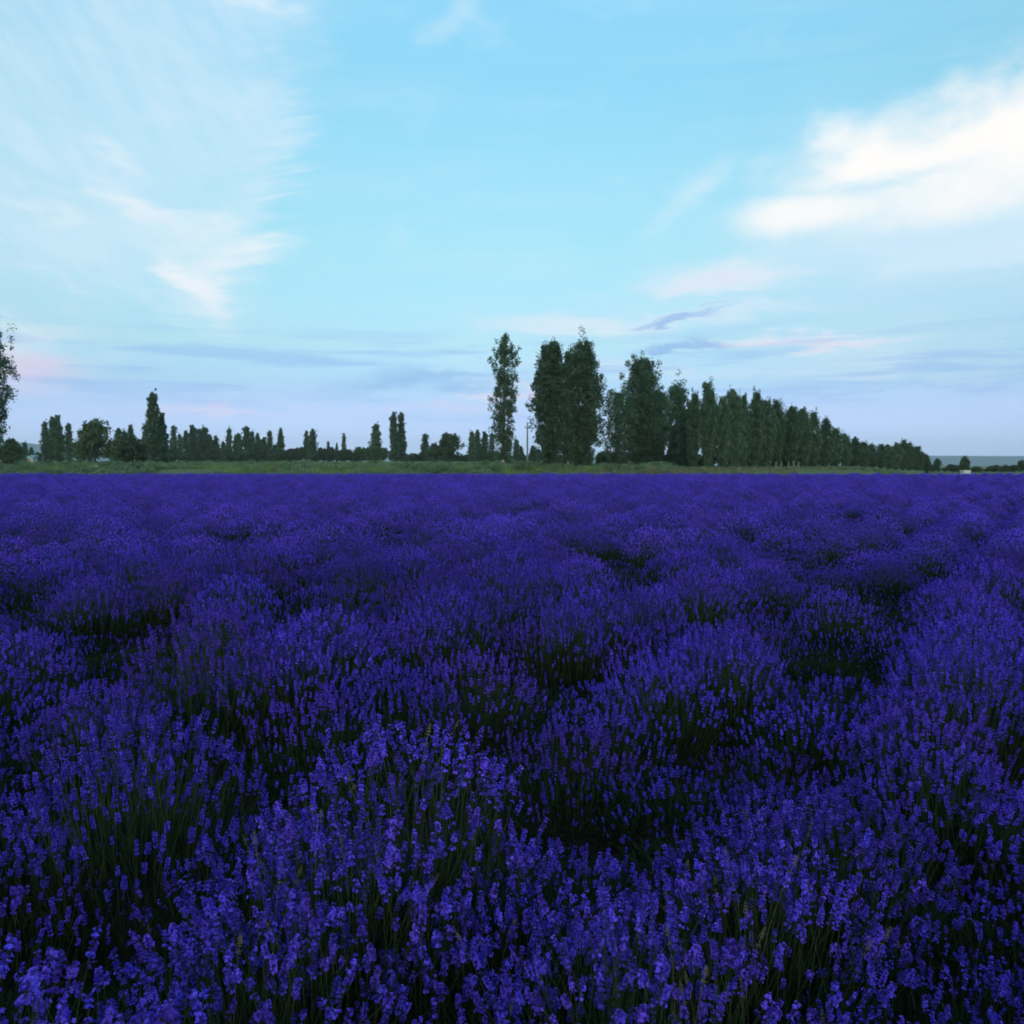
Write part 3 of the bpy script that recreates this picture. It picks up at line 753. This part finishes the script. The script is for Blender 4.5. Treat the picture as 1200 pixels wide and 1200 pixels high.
def spike_mid(seed):
    rn = random.Random(seed); b = MB(); L = .36; bend = rn.uniform(0, .05); ba = rn.uniform(0, 6.28)
    def pt(t): return Vector((math.cos(ba) * bend * t * t, math.sin(ba) * bend * t * t, L * t))
    b.tube([pt(0), pt(.6), pt(1)], [.0015, .0013, .0010], 3, 0, False)
    tip = pt(1); h = 0; zs = [-.022] if rn.random() < .5 else []
    for k in range(rn.randint(3, 5)): zs.append(h); h += rn.uniform(.0085, .0115)
    for wi, z in enumerate(zs):
        a0 = rn.uniform(0, 6.28); nf = 6; f = wi / len(zs)
        for q in range(nf):
            a = a0 + q * 6.283 / nf; o = Vector((math.cos(a), math.sin(a), 0)); t_ = Vector((-o.y, o.x, 0))
            r = rn.uniform(.0095, .0135) * (1 - .4 * f ** 3); c = tip + ZUP * (z + rn.uniform(-.002, .002)); w = rn.uniform(.0030, .0042)
            e = c + o * r + ZUP * r * rn.uniform(.3, 1.0)
            pm_ = 1 if rn.random() < .35 else 2
            b.add([c, c + o * r * .7 + t_ * w, c + o * r * .7 - t_ * w + ZUP * .001, e, c + o * r * .75 + ZUP * (w * 1.6)], (), [(0, 1, 4), (0, 4, 2), (3, 4, 1), (3, 2, 4), (0, 2, 1)], pm_)
    return b
def spike_far(seed, fat=1.0, parts=3):
    rn = random.Random(seed); b = MB(); L = .36
    bx_, by_ = rn.uniform(-.03, .03), rn.uniform(-.03, .03)
    b.add([(-.0012, 0, 0), (.0012, 0, 0), (bx_ + .001, by_, L), (bx_ - .001, by_, L)], [(0, 1, 2, 3)], (), 0)
    z = L - .004
    for k in range(parts):
        r = fat * rn.uniform(.010, .0145) * (1 if k < 2 else .7); h = fat * rn.uniform(.014, .021); a = rn.uniform(0, 1.5)
        c = [bx_, by_, z + h / 2]
        ring = [(c[0] + math.cos(a + j * 2.094) * r, c[1] + math.sin(a + j * 2.094) * r, c[2] + rn.uniform(-.003, .003)) for j in range(3)]
        b.add([(bx_, by_, z - .002)] + ring + [(bx_, by_, z + h)], (), [(0, 2, 1), (0, 3, 2), (0, 1, 3), (4, 1, 2), (4, 2, 3), (4, 3, 1)], 2 if k or rn.random() < .5 else 1)
        z += h * .8
    return b

def foliage(seed, n, R=.40, H=.34, w=.0035):
    """the leafy mound: narrow grey-green leaves on upright shoots."""
    rg = np.random.default_rng(seed)
    a = rg.uniform(0, 6.283, n); r = np.sqrt(rg.random(n)); hz = rg.random(n)
    dome = H * (1 - .55 * r ** 2)
    p = np.stack([np.cos(a) * r * R, np.sin(a) * r * R, dome * hz ** .6], 1)
    l = rg.uniform(.05, .13, n)[:, None]
    dr = np.stack([np.cos(a) * r * .6 + rg.normal(0, .35, n), np.sin(a) * r * .6 + rg.normal(0, .35, n), np.ones(n)], 1); dr /= np.linalg.norm(dr, axis=1)[:, None]
    s = np.cross(dr, rg.normal(size=(n, 3))); s /= np.linalg.norm(s, axis=1)[:, None]; s *= w * rg.uniform(.6, 1.5, n)[:, None]
    p[:, 2] = np.maximum(p[:, 2] - l[:, 0] * .5, .0)
    v = np.stack([p - s * .5, p + s * .5, p + dr * l * .6 + s, p + dr * l, p + dr * l * .6 - s], 1).reshape(-1, 3)
    i0 = np.arange(n)[:, None] * 5
    return make_mesh('foliage', v, [i0 + np.array([[0, 1, 2, 4]]), i0 + np.array([[4, 2, 3]])], [M['leaf']])

SPIKE_L = .40
def stalk_frames(seed, n, R=.50, H=.72):
    """root point, direction and scale of each stalk of one bush."""
    rn = random.Random(seed); out = []
    for i_ in range(n):
        a = i_ * 2.39996 + rn.uniform(-.6, .6); fr = math.sqrt((i_ + rn.random()) / n)
        h = H * (1 - .50 * fr ** 2.4) + rn.gauss(0, .034)
        if rn.random() < .28: h -= rn.uniform(.04, .22)
        tip = Vector((math.cos(a) * fr * R, math.sin(a) * fr * R, max(.2, h)))
        tilt = .03 + .30 * fr + rn.gauss(0, .10)
        d = Vector((math.cos(a) * tilt + rn.gauss(0, .08), math.sin(a) * tilt + rn.gauss(0, .08), 1)).normalized()
        s = rn.uniform(.72, 1.10)
        root = tip - d * SPIKE_L * s
        if root.z < .02: s *= (tip.z - .02) / max(.05, tip.z - root.z); root = tip - d * SPIKE_L * s
        out.append((root, d, s, rn.uniform(0, 6.28)))
    return out
def frame_matrix(root, d, s, roll):
    return Matrix.Translation(root) @ d.to_track_quat('Z', 'Y').to_matrix().to_4x4() @ Matrix.Rotation(roll, 4, 'Z') @ Matrix.Scale(s, 4)

NEAR_SPIKES = [spike_near(100 + i_) for i_ in range(12)] + [spike_near(140, True)]
NEAR_FOL = [foliage(200 + i_, 2600) for i_ in range(3)]
MID_SP = [spike_mid(300 + i_) for i_ in range(8)]
FAR_SP = [spike_far(330 + i_) for i_ in range(10)]
def bush_mesh(seed, lib, n, H=.72):
    b = MB()
    for i_, fr in enumerate(stalk_frames(seed, n, H=H)): b.merge(lib[(i_ * 7 + seed) % len(lib)], frame_matrix(*fr))
    return b.mesh('blossom', [M['stem'], M['calyx'], M['petal']])
N_STALK = 270
MID_B = [bush_mesh(400 + i_, MID_SP, N_STALK) for i_ in range(6)]
SPARSE_B = bush_mesh(410, MID_SP, 40, .36)
MID_LOW = [bush_mesh(412 + i_, MID_SP, 200, .44) for i_ in range(3)]
MID_FOL = [foliage(420 + i_, 900, w=.006) for i_ in range(3)]
FAR_B = [bush_mesh(450 + i_, FAR_SP, 230) for i_ in range(5)]
FAT_SP = [spike_far(350 + i_, 1.6, 2) for i_ in range(8)]
FAT_B = [bush_mesh(480 + i_, FAT_SP, 110) for i_ in range(5)]
FAR_LOW = [bush_mesh(490 + i_, FAR_SP, 170, .44) for i_ in range(3)]
FAT_LOW = [bush_mesh(495 + i_, FAT_SP, 90, .44) for i_ in range(3)]
far_fol = foliage(470, 260, w=.014)

# plants stand in slightly wavering rows; (x, y, radius) of the hollows where plants are missing or thin
def gap(px, py, r):
    rr = ray(px, py); k0, k1 = (.62 - EYE) / rr.z, (.28 - EYE) / rr.z
    return (rr.x * k0, rr.y * k0, rr.x * k1, rr.y * k1, r)
def in_gap(x, y, g):
    ax, ay, bx, by, r = g; L2 = (bx - ax) ** 2 + (by - ay) ** 2
    t = np.clip(((x - ax) * (bx - ax) + (y - ay) * (by - ay)) / L2, 0, 1)
    return (x - ax - t * (bx - ax)) ** 2 + (y - ay - t * (by - ay)) ** 2 < r * r
GAPS = [gap(972, 755, .52), gap(545, 868, .48), gap(755, 975, .24), gap(60, 1120, .40), gap(110, 742, .42), gap(205, 735, .38), gap(622, 780, .34), gap(870, 632, .55), gap(925, 658, .5), gap(1030, 690, .5),
        gap(722, 660, .5), gap(625, 600, .8), gap(15, 700, .5), gap(470, 628, .5), gap(320, 895, .30), gap(330, 702, .4), gap(1010, 612, .7), gap(290, 640, .5)]
ROWDIR, ROW_GAP, ROW_OFF = rad(57), 1.28, -.62      # rows run away to the right
pr = random.Random(17); pg = np.random.default_rng(18)
ca, sa = math.cos(ROWDIR), math.sin(ROWDIR)
RI, CI = np.meshgrid(np.arange(-130, 120), np.arange(-120, 330), indexing='ij'); RI = RI.ravel(); CI = CI.ravel(); n0 = len(RI)
w_ = CI * .50 + pg.normal(0, .11, n0) + .25 * (RI % 2)
v_ = -(ROW_OFF + RI * ROW_GAP) + pg.normal(0, .09, n0) + .16 * np.sin(w_ * .9 + RI * 2)
PX, PY = w_ * ca - v_ * sa, w_ * sa + v_ * ca
e1 = pg.random(n0)
ok = (PY < FIELD_D - .8 + .8 * smooth_noise(PX, PY * 0, 1.5, 21)) & (PY > -2.2) & (np.abs(PX) < .72 * np.maximum(PY, 0) + 2.6)
ok &= ~((e1 < np.where(PY < 12, .05, .08) + .35 * ss(smooth_noise(PX, PY, 1.0, 14), 1.0, 1.6) * (PY > 6)) & (PY > 2.5))
PX, PY = PX[ok], PY[ok]
far_low = (PY > 13) & (pg.random(len(PX)) < .8)
fx, fy = PX[far_low] + sa * ROW_GAP / 2 + pg.normal(0, .1, far_low.sum()), PY[far_low] - ca * ROW_GAP / 2 + pg.normal(0, .1, far_low.sum())
# young plants close the holes in the rows
nearset = PY < 16
for y in np.arange(.9, 14, .22):
    for x in np.arange(-.66 * y - .6, .66 * y + .6, .22):
        q2 = (PX[nearset] - x) ** 2 + (PY[nearset] - y) ** 2
        if q2.min() > (.46 if y < 4 else .52) ** 2:
            PX = np.append(PX, x); PY = np.append(PY, y); nearset = np.append(nearset, True)
PX = np.append(PX, fx); PY = np.append(PY, fy)
n_young = len(PX) - int(ok.sum())
HH = 1.03 + .15 * smooth_noise(PX, PY, .45, 3) + .06 * smooth_noise(PX, PY, 4, 4) + pg.normal(0, .06, len(PX))
dip = ss(smooth_noise(PX, PY, .55, 12), .9, 1.5) * (PY > 3)        # weak, stunted patches
HH = np.clip(HH - .30 * dip, .45, 1.26)
HH[len(PX) - n_young:] *= .58
hollow = np.zeros(len(PX), bool)                      # stunted, nearly flowerless plants in the hollows
for g in GAPS: hollow |= in_gap(PX, PY, g)
HH = np.where(hollow, .40 + .1 * pg.random(len(PX)), HH)
SS = .96 + pg.uniform(-.10, .10, len(PX)); RZ = pg.uniform(0, 6.283, len(PX))
plants = list(zip(PX.tolist(), PY.tolist(), SS.tolist(), HH.tolist(), RZ.tolist(), hollow.tolist()))
def in_view(p):
    dv = p[1] * math.cos(PITCH)
    return p[1] > .75 and abs(p[0]) < .62 * p[1] + .55
vis = sorted([p for p in plants if in_view(p)], key=lambda p: math.hypot(p[0], p[1]))
rest = [p for p in plants if not in_view(p)]
near, mid, far = vis[:26], vis[26:300], vis[300:] + rest
GROUP = 'lavender bushes of the field'
LABEL = 'lavender bush in full violet bloom, one of the dense field'
LOW_LABEL = 'stunted lavender bush with few flowers in a dark hollow of the field'
for i_, (x, y, s, h, rz, hol) in enumerate(near):
    t = thing('lavender_bush', LOW_LABEL if hol else LABEL, 'lavender', (x, y, 0), rz, 'stunted lavender in the hollows' if hol else GROUP, (s, s, s))
    link('foliage', NEAR_FOL[i_ % 3], t, scale=(1, 1, h), kind='stuff')
    for j, fr in enumerate(stalk_frames(500 + i_, 45 if hol else N_STALK, H=.72 * h)):
        k = pr.randrange(12) if pr.random() > .03 else 12
        o = bpy.data.objects.new('flower_stalk', NEAR_SPIKES[k]); col.objects.link(o); o.parent = t
        root, d, sc_, roll = fr
        o.location = root; o.rotation_euler = (d.to_track_quat('Z', 'Y').to_matrix() @ Matrix.Rotation(roll, 3, 'Z')).to_euler(); o.scale = (sc_,) * 3
for i_, (x, y, s, h, rz, hol) in enumerate(mid):
    low_ = h < .75
    t = thing('lavender_bush', LOW_LABEL if hol else LABEL, 'lavender', (x, y, 0), rz, 'stunted lavender in the hollows' if hol else GROUP, (s, s, s))
    link('foliage', MID_FOL[i_ % 3], t, scale=(1, 1, h), kind='stuff')
    bm_ = SPARSE_B if hol else MID_LOW[i_ % 3] if low_ else MID_B[(i_ * 5 + int(x * 7)) % 6]
    link('blossom', bm_, t, scale=(1, 1, h * 2 if hol else h / .61 if low_ else h), kind='stuff')
fp = np.array(far)
# beyond the nearest plants: the rest of the field as one mass
nf_ = len(fp)
deep = np.hypot(fp[:, 0], fp[:, 1]) > 40; lowp = fp[:, 3] < .75
ix = np.where(lowp, 10 + np.arange(nf_) % 3 + np.where(deep, 3, 0), np.arange(nf_) * 3 % 5 + np.where(deep, 5, 0))
pos = np.stack([fp[:, 0], fp[:, 1], np.zeros(nf_)], 1)
rot = np.stack([np.zeros(nf_), np.zeros(nf_), fp[:, 4]], 1)
scl = np.stack([fp[:, 2], fp[:, 2], fp[:, 2] * fp[:, 3] / np.where(lowp, .61, 1)], 1); sclf = np.stack([fp[:, 2], fp[:, 2], fp[:, 2] * fp[:, 3]], 1)
points_object('lavender_field', FAR_B + FAT_B + FAR_LOW + FAT_LOW + [far_fol], np.concatenate([pos, pos]), np.concatenate([rot, rot]), np.concatenate([scl, sclf]), np.concatenate([ix, np.full(nf_, 16)]),
              label='purple lavender in bloom filling the rest of the field', cat='lavender')
print('plants', len(plants), 'near', len(near), 'mid', len(mid), 'far', nf_, 'mid reach', math.hypot(*mid[-1][:2]) if mid else 0)

# ------------------------------------------------------------------ haze
def haze():
    b = MB(); b.box((0, 0, 64), (R_W * 2.02, R_W * 2.02, 130.0))
    m = bpy.data.materials.new('haze'); m.use_nodes = True; t = m.node_tree
    for n_ in list(t.nodes):
        if n_.type == 'BSDF_PRINCIPLED': t.nodes.remove(n_)
    pv = t.nodes.new('ShaderNodeVolumePrincipled'); pv.inputs['Color'].default_value = (.90, .94, 1, 1); pv.inputs['Density'].default_value = 1.2e-4
    pv.inputs['Anisotropy'].default_value = 0.0
    t.links.new(pv.outputs[0], t.nodes['Material Output'].inputs['Volume'])
    o = link('haze', b.mesh('haze', [m]), kind='stuff')
    tag(o, 'pale blue evening haze over the plain', 'haze')
haze()
